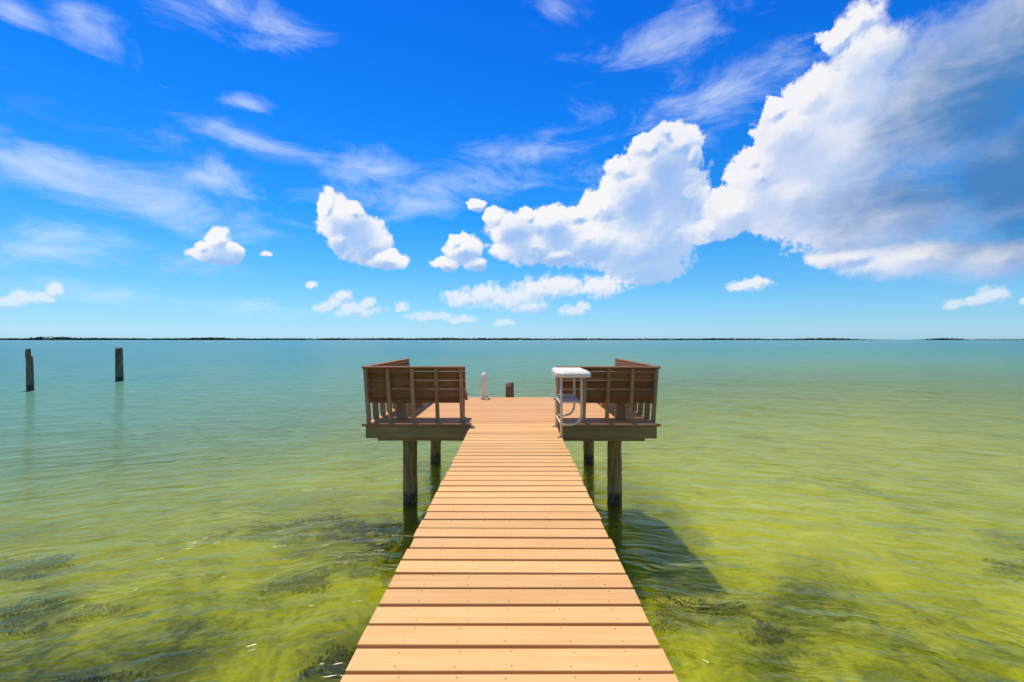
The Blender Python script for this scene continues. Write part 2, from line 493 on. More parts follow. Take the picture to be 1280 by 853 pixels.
def tube_mesh(name, path, radius, seg=10):
    path = [Vector(p) for p in path]
    T = frame_on(path)
    bm = bmesh.new()
    rings = []
    up = Vector((0.13, 0.97, 0.21)).normalized()
    for p, t in zip(path, T):
        a = t.cross(up)
        if a.length < 0.05:
            a = t.cross(Vector((1, 0, 0)))
        a.normalize(); b = t.cross(a).normalized()
        rings.append([bm.verts.new(p + radius * (math.cos(2 * math.pi * k / seg) * a + math.sin(2 * math.pi * k / seg) * b)) for k in range(seg)])
    for r0, r1 in zip(rings, rings[1:]):
        for k in range(seg):
            f = bm.faces.new((r0[k], r0[(k + 1) % seg], r1[(k + 1) % seg], r1[k])); f.smooth = True
    bm.faces.new(rings[0]); bm.faces.new(list(reversed(rings[-1])))
    bmesh.ops.recalc_face_normals(bm, faces=bm.faces)
    me = bpy.data.meshes.new(name)
    bm.to_mesh(me); bm.free()
    return me

def tube(name, path, radius, material, parent, seg=10):
    me = tube_mesh(name, path, radius, seg)
    me.materials.append(M[material])
    return link(bpy.data.objects.new(name, me), parent)

def arc_corner(p0, pc, p1, r, n=6):
    """points rounding the corner pc on the way p0 -> p1"""
    p0, pc, p1 = Vector(p0), Vector(pc), Vector(p1)
    a = (p0 - pc).normalized(); b = (p1 - pc).normalized()
    s, e = pc + a * r, pc + b * r
    return [s.lerp(pc, t).lerp(pc.lerp(e, t), t) for t in [i / n for i in range(n + 1)]]

def piling_mesh(name, r0, r1, z0, z1, seg=22, rows=26, rough=0.012, lean=(0, 0), top_cut=None):
    """round timber with checks, flats and a ragged sawn top; z measured from the object's origin"""
    bm = bmesh.new()
    ph = [random.uniform(0, 6.28) for _ in range(5)]
    rings = []
    for i in range(rows + 1):
        t = i / rows
        z = z0 + (z1 - z0) * t
        rr = r0 + (r1 - r0) * t
        ring = []
        for k in range(seg):
            a = 2 * math.pi * k / seg
            w = 1 + 0.035 * math.sin(2 * a + ph[0]) + 0.02 * math.sin(5 * a + ph[1] + 2.2 * t) + 0.02 * math.sin(9 * t + ph[2])
            w -= 0.09 * max(0, math.cos(a - ph[3] - 0.25 * math.sin(3 * t))) ** 60
            rad = rr * w + random.uniform(-rough, rough) * 0.4
            zz = z
            if i == rows and top_cut:
                zz = z + top_cut(a)
            ring.append(bm.verts.new((rad * math.cos(a) + lean[0] * t, rad * math.sin(a) + lean[1] * t, zz)))
        rings.append(ring)
    for ra, rb in zip(rings, rings[1:]):
        for k in range(seg):
            f = bm.faces.new((ra[k], ra[(k + 1) % seg], rb[(k + 1) % seg], rb[k])); f.smooth = True
    inner = [bm.verts.new(v.co * 1.0) for v in rings[-1]]
    cx = sum((v.co.x for v in inner)) / seg; cyy = sum((v.co.y for v in inner)) / seg
    for v in inner:
        v.co.x = cx + (v.co.x - cx) * 0.86; v.co.y = cyy + (v.co.y - cyy) * 0.86; v.co.z += 0.008
    for k in range(seg):
        bm.faces.new((rings[-1][k], rings[-1][(k + 1) % seg], inner[(k + 1) % seg], inner[k]))
    bm.faces.new(inner)
    bm.faces.new(list(reversed(rings[0])))
    bmesh.ops.recalc_face_normals(bm, faces=bm.faces)
    me = bpy.data.meshes.new(name)
    bm.to_mesh(me); bm.free()
    return me

# ================================================================= sea: bed and surface
def graded(lo, hi, step, far, ratio=1.25):
    core = list(np.arange(lo, hi + step / 2, step))
    a, s = [], step
    x = hi
    while x < far:
        s *= ratio; x += s; a.append(x)
    b, s = [], step
    x = lo
    while x > -far:
        s *= ratio; x -= s; b.append(x)
    return np.array(b[::-1] + core + a)

def value_noise(x, y, seed):
    xi, yi = np.floor(x).astype(np.int64), np.floor(y).astype(np.int64)
    xf, yf = x - xi, y - yi
    def h(a, b):
        n = (a * 374761393 + b * 668265263 + seed * 974711) & 0x7fffffff
        n = ((n ^ (n >> 13)) * 1274126177) & 0x7fffffff
        return ((n ^ (n >> 16)) & 0xffff) / 65535.0
    u, v = xf * xf * (3 - 2 * xf), yf * yf * (3 - 2 * yf)
    return (h(xi, yi) * (1 - u) + h(xi + 1, yi) * u) * (1 - v) + (h(xi, yi + 1) * (1 - u) + h(xi + 1, yi + 1) * u) * v
def fbm(x, y, seed, octv=4):
    s, a, t = 0, 0.5, 0
    for i in range(octv):
        s = s + a * value_noise(x * 2 ** i, y * 2 ** i, seed + i * 17); t += a; a *= 0.5
    return s / t

def bed_z(x, y):
    dist = np.maximum(y - 4.0, 0)
    base_ = -0.62 - 0.055 * np.minimum(dist, 22) - 0.004 * np.clip(dist - 22, 0, 1500)
    near = np.exp(-np.maximum(np.hypot(x, y - 6) - 8, 0) / 14)
    return base_ + near * ((fbm(x * 0.55, y * 0.55, 3) - 0.5) * 0.34 + (fbm(x * 2.3, y * 2.3, 9, 3) - 0.5) * 0.10)

gx, gy = graded(-16, 16, 0.16, 30000), graded(-2, 22, 0.16, 30000)
XX, YY = np.meshgrid(gx, gy)
ZZ = bed_z(XX, YY)
nx, ny = len(gx), len(gy)
verts = np.stack([XX.ravel(), YY.ravel(), ZZ.ravel()], 1)
ii = np.arange(nx * ny).reshape(ny, nx)
faces = np.stack([ii[:-1, :-1].ravel(), ii[:-1, 1:].ravel(), ii[1:, 1:].ravel(), ii[1:, :-1].ravel()], 1)
def np_mesh(name, verts, faces, smooth=True):
    me = bpy.data.meshes.new(name)
    k = faces.shape[1]
    me.vertices.add(len(verts)); me.vertices.foreach_set('co', verts.astype(np.float32).ravel())
    me.loops.add(faces.size); me.loops.foreach_set('vertex_index', faces.astype(np.int32).ravel())
    me.polygons.add(len(faces)); me.polygons.foreach_set('loop_start', np.arange(0, faces.size, k, dtype=np.int32))
    me.update(calc_edges=True)
    if smooth:
        me.polygons.foreach_set('use_smooth', np.ones(len(faces), dtype=bool))
    return me
bed_me = np_mesh('seabed', verts, faces)
WEED_AND_SHADE = [(2.15, 5.45, 0.60, 0.36), (2.75, 5.0, 0.3, 0.18), (-2.9, 6.1, 0.45, 0.4), (-3.3, 8.1, 2.0, 0.5), (-2.3, 7.0, 0.5, 0.7), (-5.6, 5.4, 0.8, 0.35), (-3.7, 4.0, 0.9, 0.35),  # patch beside the left front piling stands in for the platform's shadow
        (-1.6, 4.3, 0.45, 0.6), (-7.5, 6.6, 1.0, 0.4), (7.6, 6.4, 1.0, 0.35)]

m, N, o = mat('shallow_seabed')
geo = N.n('ShaderNodeNewGeometry')
pos = geo.outputs['Position']
px_, py_, pz_ = N.xyz(pos)
p2 = N.comb(px_, py_, 0.0)
wob = N.v('SCALE', N.v('SUBTRACT', N.noise(p2, 1.1, 4, 0.6, color=True), (0.5, 0.5, 0.5)), 1.3)
p2w = N.v('ADD', p2, wob)
n_big = N.noise(p2w, 0.30, 4, 0.55)
n_mid = N.noise(p2w, 1.25, 5, 0.6)
n_fine = N.noise(p2w, 6.5, 5, 0.65)
# weed grows thicker close inshore
shore = N.rng(N.m('ADD', py_, N.m('MULTIPLY', n_big, 5.0)), 4.0, 10.5, -0.18, 0.08)
lum = N.m('ADD', N.m('ADD', N.m('MULTIPLY_ADD', n_big, 0.60, shore), N.m('MULTIPLY', n_mid, 0.95)), N.m('MULTIPLY', n_fine, 0.60))
c_bed = N.ramp(N.rng(lum, 0.81, 1.37, smooth=False), [(0.0, (0.08, 0.095, 0.004)), (0.25, (0.28, 0.30, 0.008)), (0.50, (0.56, 0.55, 0.014)),
                                       (0.78, (0.70, 0.68, 0.03)), (1.0, (0.85, 0.82, 0.12))])
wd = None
for x, y, a, b in WEED_AND_SHADE:
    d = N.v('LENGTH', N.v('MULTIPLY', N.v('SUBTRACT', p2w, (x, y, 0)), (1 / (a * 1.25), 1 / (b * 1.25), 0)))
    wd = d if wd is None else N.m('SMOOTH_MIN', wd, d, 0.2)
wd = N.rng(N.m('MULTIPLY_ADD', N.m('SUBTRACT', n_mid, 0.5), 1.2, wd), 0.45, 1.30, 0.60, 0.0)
c_bed = N.mix(wd, c_bed, (0.07, 0.075, 0.006))  # weed clumps, plus the platform shadow painted in on the left
principled(N, o, c_bed, 0.9, 0.0, n_fine, 0.6, 0.05)
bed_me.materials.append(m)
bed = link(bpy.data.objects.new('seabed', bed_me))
tag(bed, 'yellow green weedy sand bottom seen through the shallow water', kind='structure')

# surface
water_me = np_mesh('water', np.array([(-40000, -2000, 0), (40000, -2000, 0), (40000, 40000, 0), (-40000, 40000, 0)], float), np.array([[0, 1, 2, 3]]), False)
m, N, o = mat('sea_water')
geo = N.n('ShaderNodeNewGeometry')
pos = geo.outputs['Position']
px_, py_, pz_ = N.xyz(pos)
# ripples run in arcs round the shore behind: radial distance and bearing from a point inshore
rx_, ry_ = px_, N.m('ADD', py_, 7.0)
rad = N.m('SQRT', N.m('ADD', N.m('MULTIPLY', rx_, rx_), N.m('MULTIPLY', ry_, ry_)))
brg = N.m('ARCTAN2', rx_, ry_)
rip = N.comb(N.m('MULTIPLY', brg, 13.0), rad, 0.0)
ripw = N.v('ADD', rip, N.v('SCALE', N.v('SUBTRACT', N.noise(rip, 0.9, 3, 0.5, '2D', color=True), (0.5, 0.5, 0.5)), 0.5))
w1 = N.noise(N.v('MULTIPLY', ripw, (0.85, 3.2, 1)), 1.0, 3, 0.55, '2D', 0.3)
w2 = N.noise(N.v('MULTIPLY', ripw, (3.0, 10.0, 1)), 1.0, 4, 0.6, '2D', 0.4)
w3 = N.noise(N.comb(px_, py_, 0), 0.55, 3, 0.5, '2D')
hgt = N.m('ADD', N.m('MULTIPLY', w1, 0.11), N.m('MULTIPLY', w2, 0.034))
hgt = N.m('ADD', hgt, N.m('MULTIPLY', w3, 0.05))
d0_ = N.m('SQRT', N.m('ADD', N.m('MULTIPLY', px_, px_), N.m('MULTIPLY', py_, py_)))
hgt = N.m('MULTIPLY', hgt, N.rng(d0_, 4.0, 18.0, 0.85, 1.7, False))
bmp = N.n('ShaderNodeBump'); bmp.inputs['Strength'].default_value = 1.0; bmp.inputs['Distance'].default_value = 1.9
N.put(bmp.inputs['Height'], hgt)
nrm = bmp.outputs[0]
hgt_s = N.m('ADD', N.m('ADD', N.m('MULTIPLY', w1, 0.115), N.m('MULTIPLY', w2, N.rng(d0_, 5.0, 20.0, 0.009, 0.016, False))), N.m('MULTIPLY', w3, 0.05))
bm2 = N.n('ShaderNodeBump'); bm2.inputs['Strength'].default_value = 1.0
N.put(bm2.inputs['Distance'], N.rng(d0_, 3.0, 18.0, 0.46, 1.3, False))
N.put(bm2.inputs['Height'], hgt_s)
nrm_s = bm2.outputs[0]
fr = N.n('ShaderNodeFresnel'); fr.inputs['IOR'].default_value = 1.33
N.put(fr.inputs['Normal'], nrm_s)
refl = N.m('MULTIPLY', N.m('MINIMUM', fr.outputs[0], 0.45), N.rng(d0_, 3.0, 20.0, 0.62, 0.85, False))
gl = N.n('ShaderNodeBsdfGlossy'); gl.inputs['Roughness'].default_value = 0.15; N.put(gl.inputs['Normal'], nrm_s)
gl.inputs['Color'].default_value = (0.95, 0.95, 0.95, 1)
tr = N.n('ShaderNodeBsdfTransparent'); tr.inputs['Color'].default_value = (0.97, 0.99, 0.82, 1)
rf = N.n('ShaderNodeBsdfRefraction'); rf.inputs['IOR'].default_value = 1.22; rf.inputs['Roughness'].default_value = 0.0
rf.inputs['Color'].default_value = (0.97, 0.99, 0.82, 1); N.put(rf.inputs['Normal'], nrm)
clear = N.n('ShaderNodeMixShader'); clear.inputs[0].default_value = 0.50
N.t.links.new(tr.outputs[0], clear.inputs[1]); N.t.links.new(rf.outputs[0], clear.inputs[2])
# the water's own colour: more of it is seen where the bed drops away offshore
dist = N.m('SQRT', N.m('ADD', N.m('MULTIPLY', px_, px_), N.m('MULTIPLY', py_, py_)))
dist = N.m('MULTIPLY', dist, N.m('MULTIPLY_ADD', N.m('MULTIPLY', N.m('DIVIDE', px_, N.m('ADD', dist, 3.0)), 0.0), 1.0, 1.0))
sx = N.m('MULTIPLY', N.m('DIVIDE', px_, N.m('ADD', dist, 3.0)), N.rng(dist, 5.0, 22.0))
dist = N.m('MULTIPLY', dist, N.m('EXPONENT', N.m('MULTIPLY', sx, -0.75)))
patch = N.noise(N.v('MULTIPLY', N.comb(px_, py_, 0), (0.35, 1.0, 1.0)), 0.06, 4, 0.55, '2D')
ld = N.m('LOGARITHM', N.m('ADD', dist, 1.0), 10.0)
ld = N.m('ADD', ld, N.m('MULTIPLY', N.m('SUBTRACT', patch, 0.5), 0.45))
body = N.ramp(N.m('DIVIDE', ld, 3.0), [(0.30, (0.36, 0.40, 0.02)), (0.39, (0.28, 0.40, 0.09)), (0.466, (0.22, 0.39, 0.16)), (0.55, (0.15, 0.36, 0.20)),
                                       (0.667, (0.09, 0.32, 0.27)), (0.85, (0.08, 0.30, 0.29)), (1.0, (0.08, 0.29, 0.28))])
bf = N.rng(ld, 0.80, 1.70, 0.0, 0.92)
df = N.n('ShaderNodeBsdfDiffuse'); N.put(df.inputs['Color'], body); N.put(df.inputs['Normal'], nrm)
mx = N.n('ShaderNodeMixShader'); N.put(mx.inputs[0], bf)
N.t.links.new(clear.outputs[0], mx.inputs[1]); N.t.links.new(df.outputs[0], mx.inputs[2])
mx2 = N.n('ShaderNodeMixShader'); N.put(mx2.inputs[0], refl)
N.t.links.new(mx.outputs[0], mx2.inputs[1]); N.t.links.new(gl.outputs[0], mx2.inputs[2])
N.t.links.new(mx2.outputs[0], o.inputs[0])
water_me.materials.append(m)
water = link(bpy.data.objects.new('water', water_me))
tag(water, 'clear green shallows turning turquoise towards the horizon', kind='structure')

# ---- seagrass and weed on the bed: blades in patches (nobody could count them)
def blades(name, spots, material, label):
    P0, H, AZ = [], [], []
    for (cx, cy_, rx, ry, n, h) in spots:
        r = np.sqrt(rng.random(n)) * (0.75 + 0.25 * rng.random(n)); a = rng.random(n) * 6.283
        wob_ = 1 + 0.25 * np.sin(3 * a + cx) + 0.15 * np.sin(7 * a + cy_)
        x = cx + rx * r * np.cos(a) * wob_; y = cy_ + ry * r * np.sin(a) * wob_
        keep = fbm(x * 3.1, y * 3.1, 31, 3) > 0.36
        x, y = x[keep], y[keep]
        P0.append(np.stack([x, y, bed_z(x, y) - 0.01], 1)); H.append(h * (0.5 + rng.random(len(x))))
    P0 = np.concatenate(P0); H = np.concatenate(H); n = len(P0)
    az_ = rng.random(n) * 6.283
    wdt = 0.006 + 0.007 * rng.random(n)
    side = np.stack([np.cos(az_), np.sin(az_), np.zeros(n)], 1) * wdt[:, None]
    lean = np.stack([0.55 + 0.5 * rng.standard_normal(n), -0.25 + 0.5 * rng.standard_normal(n), np.zeros(n)], 1) * (H * 0.8)[:, None]
    mid = P0 + lean * 0.35 + np.stack([0 * H, 0 * H, H * 0.55], 1)
    top = P0 + lean + np.stack([0 * H, 0 * H, H * 0.85], 1)
    V = np.stack([P0 - side, P0 + side, mid + side, mid - side, top + side * 0.3, top - side * 0.3], 1).reshape(-1, 3)
    b = np.arange(n)[:, None] * 6
    Fc = np.concatenate([b + np.array([[0, 1, 2, 3]]), b + np.array([[3, 2, 4, 5]])])
    me = np_mesh(name, V, Fc)
    me.materials.append(material)
    return tag(link(bpy.data.objects.new(name, me)), label, kind='stuff')
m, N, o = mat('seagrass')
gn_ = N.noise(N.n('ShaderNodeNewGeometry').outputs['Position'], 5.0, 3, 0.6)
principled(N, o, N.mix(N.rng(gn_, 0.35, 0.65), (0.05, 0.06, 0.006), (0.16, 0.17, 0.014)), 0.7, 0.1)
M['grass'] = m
blades('seagrass', [(x, y, a, b, int(5200 * a * b) + 200, 0.045) for x, y, a, b in WEED_AND_SHADE], M['grass'], 'dark clumps of seagrass swaying on the seabed beside the walkway, one patch standing in for platform shadow')

# ================================================================= dock: walkway
WX0, WX1 = -0.658, 0.612
WW, WC = WX1 - WX0, (WX0 + WX1) / 2
PITCH, PW_, PT = 0.1487, 0.1285, 0.038
walk = empty('boardwalk', (WC, 0, 0), 'narrow walkway of bare tan planks running out to the seating platform', 'walkway')
deck_meshes = []
for k in range(5):
    bm = bmesh.new()
    bmesh.ops.create_cube(bm, size=1.0)
    bmesh.ops.scale(bm, vec=(WW, PW_, PT), verts=bm.verts)
    bmesh.ops.bevel(bm, geom=list(bm.edges), offset=0.004, segments=2, profile=0.5, affect='EDGES')
    me = bpy.data.meshes.new('plank')
    bm.to_mesh(me); bm.free()
    me.materials.append(M['deck'])
    deck_meshes.append(me)
scr_me = None
def screw_mesh():
    bm = bmesh.new()
    bmesh.ops.create_cone(bm, cap_ends=True, segments=8, radius1=0.0027, radius2=0.0023, depth=0.003)
    me = bpy.data.meshes.new('screw'); bm.to_mesh(me); bm.free(); me.materials.append(M['screw'])
    return me
scr_me = screw_mesh()
PLATY = 6.95
n_planks = int((PLATY + 1.6) / PITCH)
y_last = PLATY - PITCH / 2
for i in range(n_planks):
    y = y_last - i * PITCH
    pl = bpy.data.objects.new('plank', deck_meshes[i % 5])
    sk = R(0.35 + random.uniform(-0.28, 0.28))
    pl.location = (random.uniform(-0.008, 0.008), y + random.uniform(-0.0025, 0.0025), DECK - PT / 2 + random.uniform(-0.0015, 0.0015))
    pl.rotation_euler = (R(random.uniform(-0.5, 0.5)), R(random.uniform(-0.12, 0.12)), sk)
    link(pl, walk)
    if 1.2 < y < 3.6:
        for xx in (-0.44, -0.21, 0.0, 0.25, 0.5):
            for yy in (-0.042, 0.042):
                sc_ = bpy.data.objects.new('screw', scr_me)
                sc_.location = (xx * 0.98 + random.uniform(-0.02, 0.02), yy + random.uniform(-0.006, 0.006), PT / 2 + 0.0008)
                link(sc_, pl)
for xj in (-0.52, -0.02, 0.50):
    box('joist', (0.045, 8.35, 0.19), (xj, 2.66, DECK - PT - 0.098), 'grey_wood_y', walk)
for yb in (0.6, 3.6, 6.3):
    box('cross_beam', (1.12, 0.07, 0.19), (0, yb, DECK - PT - 0.29), 'grey_wood_x', walk)
    if yb < 6:
        for xs in (-0.44, 0.44):
            pm = piling_mesh('piling', 0.10, 0.095, -1.6, DECK - PT - 0.20)
            pm.materials.append(M['pile'])
            po = bpy.data.objects.new('piling', pm); po.location = (xs * 0.9, yb + 0.14, 0); link(po, walk)

# ================================================================= dock: seating platform
PX0, PX1, PY0, PY1 = -2.285, 2.155, PLATY, 10.06
PCX = (PX0 + PX1) / 2
plat = empty('dock_platform', (PCX, (PY0 + PY1) / 2, 0), 'raised square deck on four pilings at the end of the walkway', 'platform')
def L(x, y, z):                # world -> platform-local
    return (x - PCX, y - (PY0 + PY1) / 2, z)
pl_me = [bevel_box_mesh('plank', PX1 - PX0, PW_, PT, 0.004, 2) for _ in range(3)]
for me in pl_me: me.materials.append(M['deck_far'])
tr_me = bevel_box_mesh('plank', PX1 - PX0 + 0.09, PW_, PT, 0.004, 2); tr_me.materials.append(M['trim'])
npl = int(round((PY1 - PY0) / PITCH))
for i in range(npl):
    y = PY0 + PITCH * (i + 0.5)
    o_ = bpy.data.objects.new('plank', pl_me[i % 3])
    o_.location = L(PCX + random.uniform(-0.004, 0.004), y, DECK - PT / 2 + random.uniform(-0.001, 0.001))
    o_.rotation_euler = (R(random.uniform(-0.3, 0.3)), 0, R(random.uniform(-0.08, 0.08)))
    link(o_, plat)
# edging boards either side of the walkway, then the rim joists under them
for x0, x1 in ((PX0 - 0.045, WX0 - 0.012), (WX1 + 0.012, PX1 + 0.045)):
    box('edge_trim', (x1 - x0, 0.05, PT), L((x0 + x1) / 2, PY0 - 0.031, DECK - PT / 2 - 0.002), 'trim', plat)
zf = DECK - PT - 0.005
for x0, x1 in ((PX0, WX0 + 0.05), (WX1 - 0.05, PX1)):
    box('fascia_board', (x1 - x0, 0.045, 0.185), L((x0 + x1) / 2, PY0 + 0.0, zf - 0.093), 'grey_wood_x', plat)
box('fascia_board', (PX1 - PX0, 0.045, 0.185), L(PCX, PY1 - 0.03, zf - 0.093), 'grey_wood_x', plat)
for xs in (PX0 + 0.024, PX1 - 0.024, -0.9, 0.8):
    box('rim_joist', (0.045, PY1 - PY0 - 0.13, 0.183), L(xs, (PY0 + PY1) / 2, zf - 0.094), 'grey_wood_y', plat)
for yb in (7.22, 9.62):
    box('cross_beam', (4.12, 0.09, 0.19), L(PCX, yb - 0.17, zf - 0.147), 'grey_wood_x', plat)
for (x, y) in ((-1.66, 7.22), (1.585, 7.22), (-1.70, 9.62), (1.56, 9.62)):
    pm = piling_mesh('piling', 0.118, 0.108, -2.2, zf - 0.19, lean=(-0.02 if x < 0 else 0.015, 0.0))
    pm.materials.append(M['pile'])
    po = bpy.data.objects.new('piling', pm)
    po.location = L(x, y, 0); po.rotation_euler = (0, 0, random.uniform(0, 6)); link(po, plat)

# ================================================================= corner benches
def corner_bench(sgn, xs_posts, x_in, x_out, label):
    """L-shaped bench: one back along the landward edge, one along the side; sgn = -1 left, +1 right"""
    b = empty('corner_bench', (x_out, PY0, DECK), label, 'bench', 'slatted benches on the dock platform')
    def T(x, y, z): return (x - x_out, y - PY0, z)
    lean = math.atan2(0.17, 0.86)         # backs recline outward
    # --- landward back: posts stand at the deck edge, tops lean towards the shore
    y_at = lambda z: PY0 + 0.075 - 0.17 * z / 0.86
    HP = 0.855
    for xp in xs_posts:
        box('post', (0.048, 0.085, HP), T(xp, y_at(HP / 2), HP / 2 + 0.001), 'bench_z', b, (lean, 0, 0), 0.004)
    xa, xb = min(x_in, x_out), max(x_in, x_out)
    thick = 0.028
    for z0, z1 in ((0.797, 0.843), (0.660, 0.789), (0.523, 0.652), (0.386, 0.515)):
        zc = (z0 + z1) / 2
        box('back_board', (xb - xa + 0.03, thick, z1 - z0), T((xa + xb) / 2, y_at(zc) + 0.062, zc), 'bench_x', b, (lean, 0, 0), 0.004)
    box('top_rail', (xb - xa + 0.035, 0.10, 0.026), T((xa + xb) / 2, y_at(0.858), 0.858), 'bench_x', b, (lean * 0.4, 0, 0), 0.005)
    # seat of the landward bench
    for k in range(4):
        box('seat_board', (xb - xa - 0.02, 0.105, 0.03), T((xa + xb) / 2, PY0 + 0.165 + 0.113 * k, 0.405), 'bench_x', b, bev=0.004)
    box('apron', (xb - xa - 0.03, 0.032, 0.09), T((xa + xb) / 2, PY0 + 0.125, 0.338), 'bench_x', b, bev=0.004)
    box('apron', (xb - xa - 0.03, 0.032, 0.09), T((xa + xb) / 2, PY0 + 0.56, 0.338), 'bench_x', b, bev=0.004)
    # --- side bench along the platform's outer edge
    x_at = lambda z: x_out - sgn * 0.03 + sgn * 0.06 * z / 0.86
    sl = math.atan2(0.06, 0.86)
    ya, yb = PY0 + 0.30, PY1 - 0.22
    yp = PY0 + 0.42
    while yp < yb + 0.1:
        box('post', (0.085, 0.048, HP), T(x_at(HP / 2), yp, HP / 2 + 0.001), 'bench_z', b, (0, sgn * sl, 0), 0.004)
        yp += 0.385
    y0b, y1b = PY0 - 0.02, PY1 - 0.45
    for z0, z1 in ((0.797, 0.843), (0.660, 0.789), (0.523, 0.652), (0.386, 0.515)):
        zc = (z0 + z1) / 2
        ys = PY0 + 0.075 - 0.17 * zc / 0.86 + 0.085
        box('back_board', (thick, y1b - ys, z1 - z0), T(x_at(zc) - sgn * 0.062, (ys + y1b) / 2, zc), 'bench_y', b, (0, sgn * sl, 0), 0.004)
    box('top_rail', (0.10, y1b - PY0 + 0.10, 0.026), T(x_at(0.872) - sgn * 0.03, (PY0 - 0.02 + y1b) / 2 + 0.01, 0.862), 'bench_y', b, (0, sgn * sl * 0.4, 0), 0.005)
    for k in range(4):
        box('seat_board', (0.105, y1b - PY0 - 0.66, 0.03), T(x_out - sgn * (0.165 + 0.113 * k), (PY0 + 0.62 + y1b) / 2, 0.405), 'bench_y', b, bev=0.004)
    box('apron', (0.032, y1b - PY0 - 0.66, 0.09), T(x_out - sgn * 0.56, (PY0 + 0.62 + y1b) / 2, 0.338), 'bench_y', b, bev=0.004)
    # boxed legs under the seats
    for (lx, ly) in ((x_out - sgn * 0.46, PY0 + 0.40), (x_out - sgn * 0.46, PY0 + 1.7), (x_in + sgn * 0.30, PY0 + 0.47)):
        if abs(lx - (x_in + sgn * 0.30)) < 1e-6:
            box('leg', (0.05, 0.10, 0.385), T(lx - sgn * 0.22, ly + 0.05, 0.1935), 'bench_z', b, bev=0.004)
        else:
            box('leg', (0.15, 0.15, 0.385), T(lx, ly, 0.1935), 'bench_z', b, bev=0.006)
    # small iron bracket where the back ends beside the walkway
    box('bracket', (0.05, 0.03, 0.03), T(x_in + sgn * 0.03, PY0 + 0.06, 0.02), 'dark', b, bev=0.003)
    box('bracket', (0.04, 0.05, 0.03), T(x_in - sgn * 0.02, PY0 + 0.10, 0.36), 'dark', b, bev=0.003)
    return b
corner_bench(-1, (-2.262, -1.925, -1.562, -1.196, -0.822), -0.775, PX0, 'slatted wooden corner bench on the platform side without the white table')
corner_bench(1, (0.655, 1.055, 1.412, 1.768, 2.125), 0.640, PX1, 'slatted wooden corner bench behind the white fish cleaning table')

# ================================================================= fish cleaning table
TX = WX1 - 0.03
ft = empty('fish_cleaning_table', (TX, 5.95, DECK), 'white topped fish cleaning table on curved cream tubes at the walkway edge', 'table')
y_f, y_r = 0.0, 0.74
def tab_top():
    bm = bmesh.new()
    # plan outline with the walkway corner cut off; lip hangs below
    pts = [(-0.045, 0.02), (0.03, -0.09), (0.375, -0.09), (0.40, -0.06), (0.40, 0.80), (0.37, 0.83), (-0.02, 0.83), (-0.045, 0.80)]
    z0, z1 = 0.787, 0.865
    inset = 0.03
    low = [bm.verts.new((x, y, z0)) for x, y in pts]
    mid = [bm.verts.new((x, y, z1 - 0.03)) for x, y in pts]
    cx, cyy = 0.18, 0.37
    top = [bm.verts.new((x + (cx - x) * 0.10, y + (cyy - y) * 0.07, z1)) for x, y in pts]
    n = len(pts)
    for k in range(n):
        bm.faces.new((low[k], low[(k + 1) % n], mid[(k + 1) % n], mid[k]))
        bm.faces.new((mid[k], mid[(k + 1) % n], top[(k + 1) % n], top[k]))
    bm.faces.new(top); bm.faces.new(list(reversed(low)))
    bmesh.ops.recalc_face_normals(bm, faces=bm.faces)
    bmesh.ops.bevel(bm, geom=[e for e in bm.edges], offset=0.006, segments=2, profile=0.5, affect='EDGES')
    me = bpy.data.meshes.new('table_top'); bm.to_mesh(me); bm.free(); me.materials.append(M['white'])
    return me
link(bpy.data.objects.new('table_top', tab_top()), ft)
RT = 0.0165
for yq in (y_f, y_r):
    tube('leg', [(0.02, yq, 0.002), (0.02, yq, 0.4), (0.02, yq, 0.78)], RT + 0.001, 'tube', ft, 12)
    outer = [Vector((0.285, yq, 0.78)), Vector((0.285, yq, 0.5)), Vector((0.285, yq, 0.36))] + \
            arc_corner((0.285, yq, 0.5), (0.285, yq, 0.165), (0.0, yq, 0.165), 0.16, 9) + [Vector((0.03, yq, 0.165))]
    tube('curved_brace', outer, RT, 'tube', ft, 12)
    tube('cross_rail', [(0.02, yq, 0.462), (0.285, yq, 0.462)], 0.012, 'tube', ft, 8)
    box('foot_plate', (0.09, 0.07, 0.006), (0.01, yq, 0.006), 'metal', ft, bev=0.002)
for xq in (0.02, 0.285):
    tube('side_rail', [(xq, y_f, 0.43), (xq, y_r, 0.43)], 0.012, 'tube', ft, 8)
tube('side_rail', [(0.02, y_f, 0.165), (0.02, y_r, 0.165)], 0.012, 'tube', ft, 8)
box('shelf', (0.27, 0.72, 0.018), (0.152, 0.37, 0.455), 'shelf', ft, bev=0.004)

# ================================================================= swim ladder rail, mooring post
lr = empty('ladder_rail', (-0.705, 9.72, DECK), 'pale looped ladder handrail standing at the seaward edge of the platform', 'handrail')
loop = [(0.0, 0, 0.0), (0.0, 0, 0.40)] + [tuple(v) for v in arc_corner((0, 0, 0.3), (0.004, 0.0, 0.545), (0.012, 0.2, 0.545), 0.09, 6)] + \
       [tuple(v) for v in arc_corner((0.01, 0.1, 0.545), (0.03, 0.30, 0.545), (0.03, 0.30, 0.2), 0.09, 6)] + [(0.032, 0.31, 0.2), (0.034, 0.36, 0.02), (0.036, 0.42, -0.55), (0.036, 0.42, -1.6)]
tube('rail', loop, 0.016, 'rail', lr, 12)
loop2 = [(x + 0.034, y + 0.01, z) for x, y, z in loop]
tube('rail', loop2, 0.014, 'rail', lr, 12)
box('foot_plate', (0.12, 0.09, 0.012), (0.02, 0, 0.006), 'metal', lr, bev=0.003)

